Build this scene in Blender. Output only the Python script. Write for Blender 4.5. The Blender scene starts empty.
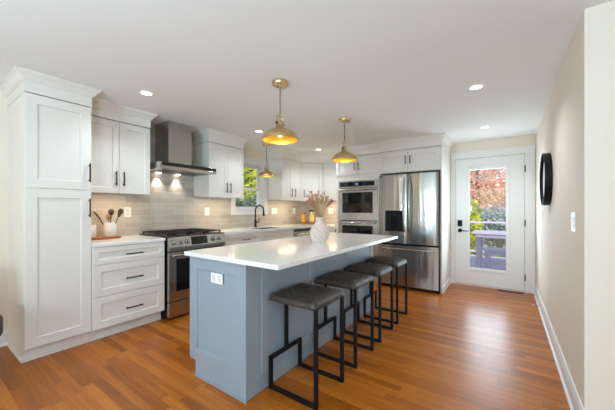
import bpy, bmesh, math, random
from mathutils import Vector, Matrix
random.seed(7)
S = bpy.context.scene
COL = S.collection
PI = math.pi
CEIL = 2.312

# ------------------------------------------------------------------ camera
cam = bpy.data.cameras.new('camera')
co = bpy.data.objects.new('camera', cam); COL.objects.link(co)
cam.sensor_fit = 'HORIZONTAL'; cam.sensor_width = 36.0
cam.lens = 36.0 * 285.0 / 615.0
cam.shift_y = (209.2 - 205.0) / 615.0
cam.clip_start = 0.05; cam.clip_end = 200
co.location = (0, 0, 1.2244)
co.rotation_euler = (PI / 2, 0, 0.6104)
S.camera = co

# ------------------------------------------------------------------ world, sun, daylight
W = bpy.data.worlds.new('sky'); S.world = W; W.use_nodes = True
nt = W.node_tree; nt.nodes.clear()
sky = nt.nodes.new('ShaderNodeTexSky'); sky.sky_type = 'NISHITA'; sky.sun_disc = False
sky.sun_elevation = math.radians(42); sky.sun_rotation = math.radians(160); sky.dust_density = 2.5
bg = nt.nodes.new('ShaderNodeBackground'); bg.inputs['Strength'].default_value = 0.36
wo = nt.nodes.new('ShaderNodeOutputWorld')
nt.links.new(sky.outputs[0], bg.inputs[0]); nt.links.new(bg.outputs[0], wo.inputs[0])

def lamp(name, kind, loc, energy, color=(1, 1, 1), **kw):
    l = bpy.data.lights.new(name, kind); l.energy = energy; l.color = color
    o = bpy.data.objects.new(name, l); COL.objects.link(o); o.location = loc
    for k, v in kw.items():
        if k in ('rot',): o.rotation_euler = v
        else: setattr(l, k, v)
    return o
sd = Vector((0.35, -0.72, 0.72))
sun = lamp('sun', 'SUN', (0, 0, 20), 6.0, (1, .95, .86), angle=.01)
sun.rotation_euler = sd.to_track_quat('Z', 'Y').to_euler()
DAY = (.55, .81, .98); TILT = math.radians(22)      # skylight plus light thrown up by the ground outside
# daylight coming in through the living-room windows behind the camera
lamp('window_daylight', 'AREA', (-1.2, -3.83, 1.28), 14, DAY, shape='RECTANGLE', size=4.4, size_y=1.75, rot=(PI / 2 + TILT, 0, PI))
lamp('window_daylight', 'AREA', (4.02, -0.9, 1.28), 30, DAY, shape='RECTANGLE', size=4.4, size_y=1.75, rot=(PI / 2 + TILT, 0, PI / 2))

# the photographer's flash, bounced off the ceiling from behind the camera
lamp('bounce_flash', 'AREA', (.45, -1.2, 1.15), 88, DAY, shape='DISK', size=.7, rot=(PI - .55, 0, .45))
lamp('bounce_flash', 'AREA', (-1.45, -1.8, 1.25), 104, DAY, shape='DISK', size=.7, rot=(PI - .65, 0, -.1))
# daylight through the glass of the back door and the kitchen window
lamp('door_daylight', 'AREA', (-.25, 5.26, 1.07), 20, (.68, .87, 1), shape='RECTANGLE', size=.48, size_y=1.5, rot=(-PI / 2 - .35, 0, 0))

V = S.view_settings
S.display_settings.display_device = 'sRGB'
V.view_transform = 'Standard'; V.look = 'None'; V.exposure = -0.26; V.gamma = 1.0; V.use_curve_mapping = False
S.cycles.use_denoising = True
S.cycles.max_bounces = 12; S.cycles.diffuse_bounces = 8; S.cycles.glossy_bounces = 5; S.cycles.transparent_max_bounces = 12
S.cycles.sample_clamp_indirect = 6.0

# ------------------------------------------------------------------ materials
def lin(c):
    return tuple(((x / 255) / 12.92 if x / 255 <= .04045 else ((x / 255 + .055) / 1.055) ** 2.4) for x in c)
def mat(name, rgb, rough=.5, metal=0, bump=None, vary=None, **kw):
    """rgb in 0-255 sRGB; bump=(scale, strength, (sx,sy,sz)); vary=(scale, amount, (sx,sy,sz))"""
    m = bpy.data.materials.new(name); m.use_nodes = True
    n = m.node_tree.nodes; L = m.node_tree.links; b = n['Principled BSDF']
    b.inputs['Base Color'].default_value = lin(rgb) + (1,)
    b.inputs['Roughness'].default_value = rough; b.inputs['Metallic'].default_value = metal
    for k, v in kw.items():
        b.inputs[k].default_value = v
    if bump or vary:
        tc = n.new('ShaderNodeTexCoord')
    if vary:
        mp = n.new('ShaderNodeMapping'); mp.inputs['Scale'].default_value = vary[2]
        nz = n.new('ShaderNodeTexNoise'); nz.inputs['Scale'].default_value = vary[0]; nz.inputs['Detail'].default_value = 4
        mx = n.new('ShaderNodeMix'); mx.data_type = 'RGBA'
        a = vary[1]; c = lin(rgb)
        mx.inputs[6].default_value = tuple(x * (1 - a) for x in c) + (1,)
        mx.inputs[7].default_value = tuple(min(1, x * (1 + a)) for x in c) + (1,)
        L.new(tc.outputs['Object'], mp.inputs[0]); L.new(mp.outputs[0], nz.inputs[0])
        L.new(nz.outputs['Fac'], mx.inputs[0]); L.new(mx.outputs[2], b.inputs['Base Color'])
    if bump:
        mp = n.new('ShaderNodeMapping'); mp.inputs['Scale'].default_value = bump[2]
        nz = n.new('ShaderNodeTexNoise'); nz.inputs['Scale'].default_value = bump[0]; nz.inputs['Detail'].default_value = 3
        bp = n.new('ShaderNodeBump'); bp.inputs['Strength'].default_value = bump[1]; bp.inputs['Distance'].default_value = .01
        L.new(tc.outputs['Object'], mp.inputs[0]); L.new(mp.outputs[0], nz.inputs[0])
        L.new(nz.outputs['Fac'], bp.inputs['Height']); L.new(bp.outputs[0], b.inputs['Normal'])
    return m
def glow(name, rgb, strength):
    m = bpy.data.materials.new(name); m.use_nodes = True
    b = m.node_tree.nodes['Principled BSDF']
    b.inputs['Base Color'].default_value = lin(rgb) + (1,)
    b.inputs['Emission Color'].default_value = lin(rgb) + (1,); b.inputs['Emission Strength'].default_value = strength
    return m
def thin_glass(name, tint=(255, 255, 255), gloss=.06):
    m = bpy.data.materials.new(name); m.use_nodes = True
    n = m.node_tree.nodes; L = m.node_tree.links; n.clear()
    o = n.new('ShaderNodeOutputMaterial'); mx = n.new('ShaderNodeMixShader')
    t = n.new('ShaderNodeBsdfTransparent'); t.inputs[0].default_value = lin(tint) + (1,)
    g = n.new('ShaderNodeBsdfGlossy'); g.inputs['Roughness'].default_value = .02
    mx.inputs[0].default_value = gloss
    L.new(t.outputs[0], mx.inputs[1]); L.new(g.outputs[0], mx.inputs[2]); L.new(mx.outputs[0], o.inputs[0])
    return m

def floor_material():
    m = bpy.data.materials.new('oak_floorboards'); m.use_nodes = True
    n = m.node_tree.nodes; L = m.node_tree.links; b = n['Principled BSDF']
    def math_(op, a, c=None):
        q = n.new('ShaderNodeMath'); q.operation = op
        for i, x in enumerate((a, c)):
            if x is None: continue
            if isinstance(x, (int, float)): q.inputs[i].default_value = x
            else: L.new(x, q.inputs[i])
        return q.outputs[0]
    tc = n.new('ShaderNodeTexCoord'); sp = n.new('ShaderNodeSeparateXYZ'); L.new(tc.outputs['Object'], sp.inputs[0])
    row = math_('DIVIDE', sp.outputs['Y'], .060); rid = math_('FLOOR', row); fr = math_('FRACT', row)
    wn = n.new('ShaderNodeTexWhiteNoise'); wn.noise_dimensions = '1D'; L.new(rid, wn.inputs['W'])
    off = math_('MULTIPLY', wn.outputs['Value'], 7.3)
    xs = math_('ADD', math_('DIVIDE', sp.outputs['X'], .85), off)
    cid = math_('FLOOR', xs); fx = math_('FRACT', xs)
    cb = n.new('ShaderNodeCombineXYZ'); L.new(rid, cb.inputs[0]); L.new(cid, cb.inputs[1])
    w2 = n.new('ShaderNodeTexWhiteNoise'); w2.noise_dimensions = '2D'; L.new(cb.outputs[0], w2.inputs['Vector'])
    mp = n.new('ShaderNodeMapping'); mp.inputs['Scale'].default_value = (2.0, 26, 1); L.new(tc.outputs['Object'], mp.inputs[0])
    addv = n.new('ShaderNodeVectorMath'); addv.operation = 'ADD'; L.new(mp.outputs[0], addv.inputs[0])
    sc = n.new('ShaderNodeVectorMath'); sc.operation = 'SCALE'; L.new(w2.outputs['Color'], sc.inputs[0]); sc.inputs['Scale'].default_value = 20
    L.new(sc.outputs[0], addv.inputs[1])
    nz = n.new('ShaderNodeTexNoise'); nz.inputs['Scale'].default_value = 1.6; nz.inputs['Detail'].default_value = 6; nz.inputs['Roughness'].default_value = .6
    L.new(addv.outputs[0], nz.inputs['Vector'])
    fac = math_('ADD', math_('MULTIPLY', w2.outputs['Value'], .42), math_('MULTIPLY', nz.outputs['Fac'], .70))
    cr = n.new('ShaderNodeValToRGB'); L.new(fac, cr.inputs[0])
    e = cr.color_ramp.elements
    e[0].position = .1; e[0].color = lin(FLOOR_DARK) + (1,)
    e[1].position = .95; e[1].color = lin(FLOOR_LIGHT) + (1,)
    x = cr.color_ramp.elements.new(.5); x.color = lin(FLOOR_MID) + (1,)
    # seams
    ed = math_('MINIMUM', fr, math_('SUBTRACT', 1.0, fr)); s1 = math_('LESS_THAN', ed, .014)
    ex = math_('MINIMUM', fx, math_('SUBTRACT', 1.0, fx)); s2 = math_('LESS_THAN', ex, .0014)
    seam = math_('MAXIMUM', s1, s2)
    mx = n.new('ShaderNodeMix'); mx.data_type = 'RGBA'; mx.inputs[7].default_value = lin((92, 48, 18)) + (1,)
    L.new(math_('MULTIPLY', seam, .6), mx.inputs[0]); L.new(cr.outputs[0], mx.inputs[6]); L.new(mx.outputs[2], b.inputs['Base Color'])
    b.inputs['Roughness'].default_value = .30
    b.inputs['Specular IOR Level'].default_value = .42
    bp = n.new('ShaderNodeBump'); bp.inputs['Strength'].default_value = .12; bp.inputs['Distance'].default_value = .004
    L.new(math_('SUBTRACT', nz.outputs['Fac'], math_('MULTIPLY', seam, .8)), bp.inputs['Height']); L.new(bp.outputs[0], b.inputs['Normal'])
    return m
FLOOR_DARK, FLOOR_MID, FLOOR_LIGHT = (104, 46, 4), (160, 86, 13), (196, 120, 38)

def tile_material(name, axis):
    m = bpy.data.materials.new(name); m.use_nodes = True
    n = m.node_tree.nodes; L = m.node_tree.links; b = n['Principled BSDF']
    tc = n.new('ShaderNodeTexCoord'); sp = n.new('ShaderNodeSeparateXYZ'); L.new(tc.outputs['Object'], sp.inputs[0])
    cb = n.new('ShaderNodeCombineXYZ'); L.new(sp.outputs[axis], cb.inputs[0]); L.new(sp.outputs['Z'], cb.inputs[1])
    br = n.new('ShaderNodeTexBrick'); L.new(cb.outputs[0], br.inputs['Vector'])
    br.inputs['Scale'].default_value = 1; br.inputs['Brick Width'].default_value = .305; br.inputs['Row Height'].default_value = .0765
    br.inputs['Mortar Size'].default_value = .0022; br.inputs['Mortar Smooth'].default_value = .2; br.inputs['Bias'].default_value = 0
    br.inputs['Color1'].default_value = lin((176, 167, 156)) + (1,); br.inputs['Color2'].default_value = lin((194, 186, 176)) + (1,)
    br.inputs['Mortar'].default_value = lin((206, 201, 193)) + (1,)
    L.new(br.outputs['Color'], b.inputs['Base Color']); b.inputs['Roughness'].default_value = .16
    nz = n.new('ShaderNodeTexNoise'); nz.inputs['Scale'].default_value = 9; L.new(tc.outputs['Object'], nz.inputs[0])
    mt = n.new('ShaderNodeMath'); mt.operation = 'MULTIPLY_ADD'; L.new(br.outputs['Fac'], mt.inputs[0]); mt.inputs[1].default_value = -.6; L.new(nz.outputs['Fac'], mt.inputs[2])
    bp = n.new('ShaderNodeBump'); bp.inputs['Strength'].default_value = .25; bp.inputs['Distance'].default_value = .004
    L.new(mt.outputs[0], bp.inputs['Height']); L.new(bp.outputs[0], b.inputs['Normal'])
    return m
def leaf_material(name, cols):
    m = bpy.data.materials.new(name); m.use_nodes = True
    n = m.node_tree.nodes; L = m.node_tree.links; b = n['Principled BSDF']
    g = n.new('ShaderNodeNewGeometry'); cr = n.new('ShaderNodeValToRGB'); cr.color_ramp.interpolation = 'CONSTANT'
    e = cr.color_ramp.elements
    for i, c in enumerate(cols):
        q = e[i] if i < 2 else e.new(0)
        q.position = i / len(cols)
    for i, c in enumerate(cols):
        e[i].color = lin(c) + (1,)
    L.new(g.outputs['Random Per Island'], cr.inputs[0]); L.new(cr.outputs[0], b.inputs['Base Color'])
    b.inputs['Roughness'].default_value = .6
    tr = n.new('ShaderNodeBsdfTranslucent'); L.new(cr.outputs[0], tr.inputs[0])
    mx = n.new('ShaderNodeMixShader'); mx.inputs[0].default_value = .5
    L.new(b.outputs[0], mx.inputs[1]); L.new(tr.outputs[0], mx.inputs[2]); L.new(mx.outputs[0], n['Material Output'].inputs[0])
    return m

M = {}
M['floor'] = floor_material()
M['ceiling'] = mat('ceiling_paint', (232, 231, 228), .9)
M['wall'] = mat('cream_wall_paint', (234, 224, 209), .85)
M['trim'] = mat('white_trim_paint', (232, 232, 230), .4)
M['cab'] = mat('white_cabinet_paint', (228, 223, 215), .38)
M['blue'] = mat('blue_grey_paint', (146, 160, 171), .4)
M['quartz'] = mat('white_quartz', (236, 235, 233), .11, vary=(3, .025, (1, 1, 1)))
M['steel'] = mat('stainless_steel', (166, 164, 161), .22, 1, bump=(1.5, .75, (7, 7, .3)))
M['steel_plain'] = mat('brushed_steel', (184, 183, 180), .24, 1, vary=(6, .06, (1, 1, 40)))
M['steel_dark'] = mat('dark_steel', (78, 76, 74), .35, 1)
M['black'] = mat('matt_black_metal', (6, 7, 10), .55, 0, **{'Specular IOR Level': .3})
M['iron'] = mat('cast_iron', (34, 32, 31), .6, .2)
M['bglass'] = mat('black_glass', (14, 14, 16), .05)
M['brass'] = mat('aged_brass', (214, 188, 142), .36, 1, vary=(14, .10, (1, 1, 1)))
M['gold'] = mat('gold_leaf_lining', (255, 214, 84), .4, 1)
M['leather'] = mat('charcoal_brown_leather', (56, 48, 43), .36, 0, bump=(90, .35, (1, 1, 1)), vary=(14, .65, (1, 1, 1)))
M['leather_grey'] = mat('grey_leather', (74, 70, 68), .5)
M['tile_y'] = tile_material('beige_subway_tile', 'Y')
M['tile_x'] = tile_material('beige_subway_tile_back', 'X')
M['ceramic'] = mat('white_ceramic', (236, 232, 226), .35)
M['vase'] = mat('unglazed_white_ceramic', (216, 200, 191), .65)
M['wood'] = mat('acacia_wood', (150, 84, 38), .4, vary=(8, .3, (1, 14, 1)))
M['wood_dark'] = mat('walnut_wood', (60, 38, 24), .45, vary=(10, .3, (1, 1, 8)))
M['plate'] = mat('white_plastic', (240, 240, 238), .35)
M['socket'] = mat('pale_grey_plastic', (222, 218, 214), .4)  # even pale grey for the outlet sockets
M['lens'] = glow('lit_led_lens', (255, 250, 240), 9)
M['bulb'] = glow('lit_bulb', (255, 214, 140), 14)
M['strip'] = glow('lit_led_strip', (255, 220, 165), 3)
M['glass'] = thin_glass('window_glass')
M['jar'] = thin_glass('jar_glass', (250, 245, 235), .09)
M['amber'] = mat('amber_pasta', (226, 176, 66), .55, vary=(30, .25, (1, 1, .2)))
M['pale_pasta'] = mat('pale_pasta', (236, 210, 140), .55, vary=(30, .2, (1, 1, .2)))
M['mirror'] = mat('mirror_silver', (235, 235, 235), .02, 1)
M['cord'] = mat('grey_cord', (92, 86, 78), .6)
M['display'] = glow('lit_display_digits', (150, 200, 230), .15)
M['deck'] = mat('grey_deck_boards', (186, 184, 200), .7, vary=(5, .15, (1, 20, 1)))
M['outdoor'] = mat('lavender_grey_painted_wood', (176, 174, 196), .6)
M['lawn'] = mat('lawn', (96, 112, 58), .9, vary=(2, .3, (1, 1, 1)))
M['bark'] = mat('bark', (86, 68, 54), .9, vary=(8, .3, (1, 1, .3)))
M['vent'] = mat('brown_register', (84, 48, 26), .5)
M['stem'] = mat('dried_stem', (160, 128, 88), .8)
M['flower_beige'] = mat('dried_beige_flower', (180, 140, 100), .85, vary=(60, .3, (1, 1, 1)))
M['flower_pink'] = mat('dried_rose_flower', (190, 104, 98), .85, vary=(60, .25, (1, 1, 1)))
M['flower_rust'] = mat('dried_rust_flower', (168, 98, 70), .85, vary=(60, .25, (1, 1, 1)))
M['autumn'] = leaf_material('autumn_leaves', [(212, 166, 142), (232, 204, 190), (250, 246, 240), (196, 190, 160), (244, 232, 222), (200, 160, 138), (246, 240, 234), (226, 210, 140), (166, 158, 120), (236, 214, 206)])
M['yellowgreen'] = leaf_material('yellow_green_leaves', [(196, 206, 70), (170, 190, 60), (216, 214, 110), (130, 156, 50), (96, 116, 40)])
M['teal'] = leaf_material('teal_shrub_leaves', [(60, 92, 86), (84, 116, 104), (50, 74, 66), (120, 140, 120)])
M['bluegreen'] = leaf_material('blue_green_leaves', [(150, 170, 176), (120, 150, 150), (96, 126, 100), (176, 190, 196)])

# ------------------------------------------------------------------ mesh helpers
BASE = {}
class MB:
    def __init__(s): s.v = []; s.f = []
    def add(s, vs, fs):
        k = len(s.v); s.v += [tuple(p) for p in vs]; s.f += [tuple(i + k for i in f) for f in fs]; return s
    def box(s, x0, x1, y0, y1, z0, z1):
        x0, x1 = min(x0, x1), max(x0, x1); y0, y1 = min(y0, y1), max(y0, y1); z0, z1 = min(z0, z1), max(z0, z1)
        return s.add([(x0, y0, z0), (x1, y0, z0), (x1, y1, z0), (x0, y1, z0), (x0, y0, z1), (x1, y0, z1), (x1, y1, z1), (x0, y1, z1)],
                     [(0, 3, 2, 1), (4, 5, 6, 7), (0, 1, 5, 4), (1, 2, 6, 5), (2, 3, 7, 6), (3, 0, 4, 7)])
    def prism(s, poly, z0, z1):      # poly counter-clockwise in xy
        n = len(poly)
        return s.add([(x, y, z0) for x, y in poly] + [(x, y, z1) for x, y in poly],
                     [tuple(reversed(range(n))), tuple(range(n, 2 * n))] + [(i, (i + 1) % n, n + (i + 1) % n, n + i) for i in range(n)])
    def extrude(s, poly3, d):        # planar polygon extruded by vector d
        n = len(poly3); d = Vector(d)
        a = [Vector(p) for p in poly3]
        return s.add(a + [p + d for p in a], [tuple(reversed(range(n))), tuple(range(n, 2 * n))] + [(i, (i + 1) % n, n + (i + 1) % n, n + i) for i in range(n)])
    def tube(s, pts, r, n=10, caps=True):
        pts = [Vector(p) for p in pts]; m = len(pts)
        rs = r if isinstance(r, (list, tuple)) else [r] * m
        t0 = (pts[1] - pts[0]).normalized()
        up = Vector((0, 0, 1)) if abs(t0.z) < .9 else Vector((1, 0, 0))
        a = t0.cross(up).normalized(); vs = []
        for i, p in enumerate(pts):
            t = (pts[min(i + 1, m - 1)] - pts[max(i - 1, 0)]).normalized()
            a = (a - t * a.dot(t)).normalized(); b = t.cross(a)
            for k in range(n):
                q = 2 * PI * k / n; vs.append(p + (a * math.cos(q) + b * math.sin(q)) * rs[i])
        fs = [(i * n + k, i * n + (k + 1) % n, (i + 1) * n + (k + 1) % n, (i + 1) * n + k) for i in range(m - 1) for k in range(n)]
        if caps: fs += [tuple(reversed(range(n))), tuple((m - 1) * n + k for k in range(n))]
        return s.add(vs, fs)
    def lathe(s, c, prof, n=32, axis='Z', closed=False, mod=None):   # prof: [(r, h)...]; caps where r>0 at ends are left to the profile
        m = len(prof); vs = []
        for i, (r, h) in enumerate(prof):
            for k in range(n):
                q = 2 * PI * k / n; rr = r * (mod(q, i) if mod else 1)
                p = (rr * math.cos(q), rr * math.sin(q), h)
                if axis == 'X': p = (h, p[0], p[1])
                if axis == 'Y': p = (p[1], h, p[0])
                vs.append((c[0] + p[0], c[1] + p[1], c[2] + p[2]))
        fs = []
        for i in range(m - 1 if not closed else m):
            j = (i + 1) % m
            fs += [(i * n + k, i * n + (k + 1) % n, j * n + (k + 1) % n, j * n + k) for k in range(n)]
        if not closed:
            fs += [tuple(reversed(range(n))), tuple((m - 1) * n + k for k in range(n))]
        return s.add(vs, fs)
    def ball(s, c, r, n=12, sc=(1, 1, 1)):
        m = n // 2
        prof = [(max(1e-4, math.sin(PI * i / m)) * r, -math.cos(PI * i / m) * r) for i in range(m + 1)]
        vs0 = len(s.v); s.lathe((0, 0, 0), prof, n)
        for i in range(vs0, len(s.v)):
            x, y, z = s.v[i]; s.v[i] = (c[0] + x * sc[0], c[1] + y * sc[1], c[2] + z * sc[2])
        return s
    def bar(s, a, b, w):             # square bar
        a, b = Vector(a), Vector(b); t = (b - a).normalized()
        up = Vector((0, 0, 1)) if abs(t.z) < .9 else Vector((0, 1, 0))
        x = t.cross(up).normalized() * w / 2; y = t.cross(x).normalized() * w / 2
        vs = [p + sx * x + sy * y for p in (a, b) for sx, sy in ((-1, -1), (1, -1), (1, 1), (-1, 1))]
        return s.add(vs, [(3, 2, 1, 0), (4, 5, 6, 7), (0, 1, 5, 4), (1, 2, 6, 5), (2, 3, 7, 6), (3, 0, 4, 7)])
    def build(s, name, m, parent=None, bevel=0, smooth=False, loc=None, seg=2):
        o0 = BASE.get(parent.name, Vector((0, 0, 0))) if parent else Vector(loc or (0, 0, 0))
        me = bpy.data.meshes.new(name)
        me.from_pydata([Vector(p) - o0 for p in s.v], [], s.f); me.validate()
        bm = bmesh.new(); bm.from_mesh(me); bmesh.ops.recalc_face_normals(bm, faces=bm.faces); bm.to_mesh(me); bm.free()
        me.materials.append(m if not isinstance(m, str) else M[m])
        o = bpy.data.objects.new(name, me); COL.objects.link(o)
        if parent: o.parent = parent
        else: o.location = o0
        BASE[o.name] = o0
        if smooth:
            for p in me.polygons: p.use_smooth = True
            try: me.set_sharp_from_angle(angle=math.radians(38))
            except Exception: pass
        if bevel:
            b = o.modifiers.new('edge', 'BEVEL'); b.width = bevel; b.segments = seg; b.limit_method = 'ANGLE'; b.angle_limit = math.radians(40)
        return o

def tag(o, label=None, cat=None, group=None, kind=None):
    if label: o['label'] = label
    if cat: o['category'] = cat
    if group: o['group'] = group
    if kind: o['kind'] = kind
    return o
def thing(name, loc, label, cat, group=None):
    o = bpy.data.objects.new(name, None); COL.objects.link(o); o.location = loc; o.empty_display_size = .1
    BASE[o.name] = Vector(loc)
    return tag(o, label, cat, group)
def struct(mb, name, m, bevel=0, label=None):
    o = mb.build(name, m, None, bevel); o['kind'] = 'structure'
    if label: o['label'] = label
    return o
def copy_tree(o, parent=None):
    c = o.copy(); COL.objects.link(c)
    if parent: c.parent = parent
    for ch in [x for x in S.objects if x.parent == o]: copy_tree(ch, c)
    return c

# ------------------------------------------------------------------ cabinet parts
def shaker(o, u, n, w, h, rail=.058, th=.019, rec=.011, mb=None, slope=.003):
    """shaker front: o = lower corner on the carcass face, u = direction along, n = outward"""
    mb = mb or MB(); o = Vector(o); u = Vector(u); n = Vector(n); z = Vector((0, 0, 1))
    P = lambda a, b, c: o + u * a + z * b + n * c
    r = rail; q = rail + slope
    vs = [P(0, 0, 0), P(w, 0, 0), P(w, h, 0), P(0, h, 0), P(0, 0, th), P(w, 0, th), P(w, h, th), P(0, h, th),
          P(r, r, th), P(w - r, r, th), P(w - r, h - r, th), P(r, h - r, th),
          P(q, q, th - rec), P(w - q, q, th - rec), P(w - q, h - q, th - rec), P(q, h - q, th - rec)]
    fs = [(0, 3, 2, 1), (0, 1, 5, 4), (1, 2, 6, 5), (2, 3, 7, 6), (3, 0, 4, 7)]
    for a in range(4):
        b = (a + 1) % 4
        fs += [(4 + a, 4 + b, 8 + b, 8 + a), (8 + a, 8 + b, 12 + b, 12 + a)]
    fs.append((12, 13, 14, 15))
    return mb.add(vs, fs)
def pull(parent, c, d, n, length, th=.019, name='handle'):
    """black bar pull: c = centre on the front's face, d = along, n = outward"""
    c = Vector(c); d = Vector(d); n = Vector(n); mb = MB()
    k = .03
    mb.tube([c + n * k - d * length / 2, c + n * k + d * length / 2], .006, 8)
    for s in (-1, 1):
        p = c + d * s * (length / 2 - .018); mb.tube([p, p + n * k], .005, 8)
    return mb.build(name, 'black', parent, smooth=True)
GAP = .0022
def front(parent, o, u, n, w, h, name='door', m='cab', handle=None, hl=.15, rail=.058):
    """a door or drawer front with its pull; handle = ('v'|'h', a, b) centre in front coordinates"""
    o = Vector(o); u = Vector(u); n = Vector(n)
    p = shaker(o + u * GAP + Vector((0, 0, GAP)), u, n, w - 2 * GAP, h - 2 * GAP, rail).build(name, m, parent, .0012)
    if handle:
        k, a, b = handle
        pull(p, o + u * a + Vector((0, 0, b)) + n * .019, (0, 0, 1) if k == 'v' else u, n, hl)
    return p
CROWN = [(-.017, -.158), (.002, -.158), (.002, -.072), (.011, -.070), (.011, -.061), (.017, -.058), (.024, -.046), (.038, -.030), (.050, -.022), (.050, -.013), (.058, -.010), (.058, 0), (-.017, 0)]
def crown(path, parent, m='cab', name='crown_moulding', prof=CROWN, right=True, zt=CEIL):
    """swept moulding with mitred corners; outward = to the right of the path direction"""
    pts = [Vector((x, y)) for x, y in path]; n = len(pts); mb = MB(); ring = []
    for i, p in enumerate(pts):
        ds = []
        if i > 0: ds.append((pts[i] - pts[i - 1]).normalized())
        if i < n - 1: ds.append((pts[i + 1] - pts[i]).normalized())
        ns = [Vector((d.y, -d.x)) * (1 if right else -1) for d in ds]
        if len(ns) == 2:
            b = (ns[0] + ns[1]).normalized(); b = b / max(.3, b.dot(ns[0]))
        else: b = ns[0]
        ring.append([(p.x + b.x * a, p.y + b.y * a, zt + z) for a, z in prof])
    k = len(prof); vs = [q for r in ring for q in r]
    fs = [(i * k + j, i * k + (j + 1) % k, (i + 1) * k + (j + 1) % k, (i + 1) * k + j) for i in range(n - 1) for j in range(k)]
    fs += [tuple(range(k)), tuple(reversed(range((n - 1) * k, n * k)))]
    mb.add(vs, fs)
    return mb.build(name, m, parent)

X_, Y_, NX, NY = (1, 0, 0), (0, 1, 0), (-1, 0, 0), (0, -1, 0)
WL, WB, WR = -3.71, 5.28, .345        # left wall, back wall, mirror wall
FT = .16

# ------------------------------------------------------------------ room shell
struct(MB().box(WL - FT, 4.3, -4.1, WB + FT, -.12, 0), 'floor', 'floor')
struct(MB().box(WL - FT, 4.3, -4.1, WB + FT, CEIL, CEIL + .15), 'ceiling', 'ceiling')
WY0, WY1, WZ0, WZ1 = 3.19, 3.875, 1.215, 2.03
m_ = MB()
m_.box(WL - FT, WL, -4.1, WY0, 0, CEIL).box(WL - FT, WL, WY1, WB + FT, 0, CEIL)
m_.box(WL - FT, WL, WY0, WY1, 0, WZ0).box(WL - FT, WL, WY0, WY1, WZ1, CEIL)
wall_left = struct(m_, 'wall_left', 'wall')
DX0, DX1, DZ = -.705, .215, 2.045
m_ = MB(); m_.box(WL, DX0, WB, WB + FT, 0, CEIL).box(DX1, WR + FT, WB, WB + FT, 0, CEIL).box(DX0, DX1, WB, WB + FT, DZ, CEIL)
wall_back = struct(m_, 'wall_back', 'wall')
YC = 2.13
m_ = MB(); m_.prism([(WR, YC), (4.3, YC), (4.3, YC + .12), (WR + .12, YC + .12), (WR + .12, WB), (WR, WB)], 0, CEIL)
struct(m_, 'wall_right', 'wall')
m_ = MB()
RX0, RX1, RZ0, RZ1 = -3.5, 1.1, .35, 2.2
m_.box(WL, RX0, -4.1, -3.94, 0, CEIL).box(RX1, 4.3, -4.1, -3.94, 0, CEIL).box(RX0, RX1, -4.1, -3.94, 0, RZ0).box(RX0, RX1, -4.1, -3.94, RZ1, CEIL)
struct(m_, 'wall_rear', 'wall')
m_ = MB()
m_.box(4.14, 4.3, -3.94, -3.2, 0, CEIL).box(4.14, 4.3, 1.4, YC, 0, CEIL).box(4.14, 4.3, -3.2, 1.4, 0, RZ0).box(4.14, 4.3, -3.2, 1.4, RZ1, CEIL)
struct(m_, 'wall_side', 'wall')
def big_window(name, along, fixed, a0, a1):
    m_ = MB()
    def bx(a, b, z0, z1, t0=.02, t1=.08):
        if along == 'x': m_.box(a, b, fixed - t1, fixed - t0, z0, z1)
        else: m_.box(fixed + t0, fixed + t1, a, b, z0, z1)
    k = 4; w = (a1 - a0) / k
    bx(a0, a1, RZ0, RZ0 + .06); bx(a0, a1, RZ1 - .06, RZ1)
    for i in range(k + 1):
        c = a0 + i * w; bx(max(a0, c - .045), min(a1, c + .045), RZ0, RZ1)
    bx(a0, a1, 1.25, 1.29)
    o = struct(m_, name, 'trim')
    g = MB()
    if along == 'x': g.box(a0, a1, fixed - .052, fixed - .048, RZ0, RZ1)
    else: g.box(fixed + .048, fixed + .052, a0, a1, RZ0, RZ1)
    g.build('pane', 'glass', o)
big_window('window_2', 'x', -3.94, RX0, RX1)
big_window('window_3', 'y', 4.14, -3.2, 1.4)

def baseboard(name, p0, p1, n, h=.135, parent=None):
    p0, p1, n = Vector(p0), Vector(p1), Vector(n)
    prof = [(0, 0), (.016, 0), (.016, h - .03), (.011, h - .012), (.008, h), (0, h)]
    m_ = MB(); m_.extrude([p0 + n * a + Vector((0, 0, z)) for a, z in prof], p1 - p0)
    sh = [(.016, 0), (.028, 0), (.026, .012), (.016, .02)]
    m_.extrude([p0 + n * a + Vector((0, 0, z)) for a, z in sh], p1 - p0)
    if parent: return m_.build('baseboard', 'trim', parent)
    return struct(m_, name, 'trim')
baseboard('baseboard_right', (WR, YC - .016, 0), (WR, WB - .02, 0), (-1, 0, 0))
baseboard('baseboard_return', (WR, YC, 0), (4.14, YC, 0), (0, -1, 0))
baseboard('baseboard_left', (WL, -3.94, 0), (WL, .558, 0), (1, 0, 0))

# tile backsplash on the range wall and the back wall (parts of their walls)
tp = .01
m_ = MB()
m_.box(WL, WL + tp, 1.0, 1.645, .905, 1.42).box(WL, WL + tp, 1.645, 2.43, .905, CEIL)
m_.box(WL, WL + tp, 2.43, 3.10, .905, 1.42).box(WL, WL + tp, 3.10, 3.965, .905, 1.13).box(WL, WL + tp, 3.965, WB, .905, 1.42)
m_.build('tile_backsplash', 'tile_y', wall_left)
MB().box(WL + tp, -2.555, WB - tp, WB, .905, 1.42).build('tile_backsplash', 'tile_x', wall_back)

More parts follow.
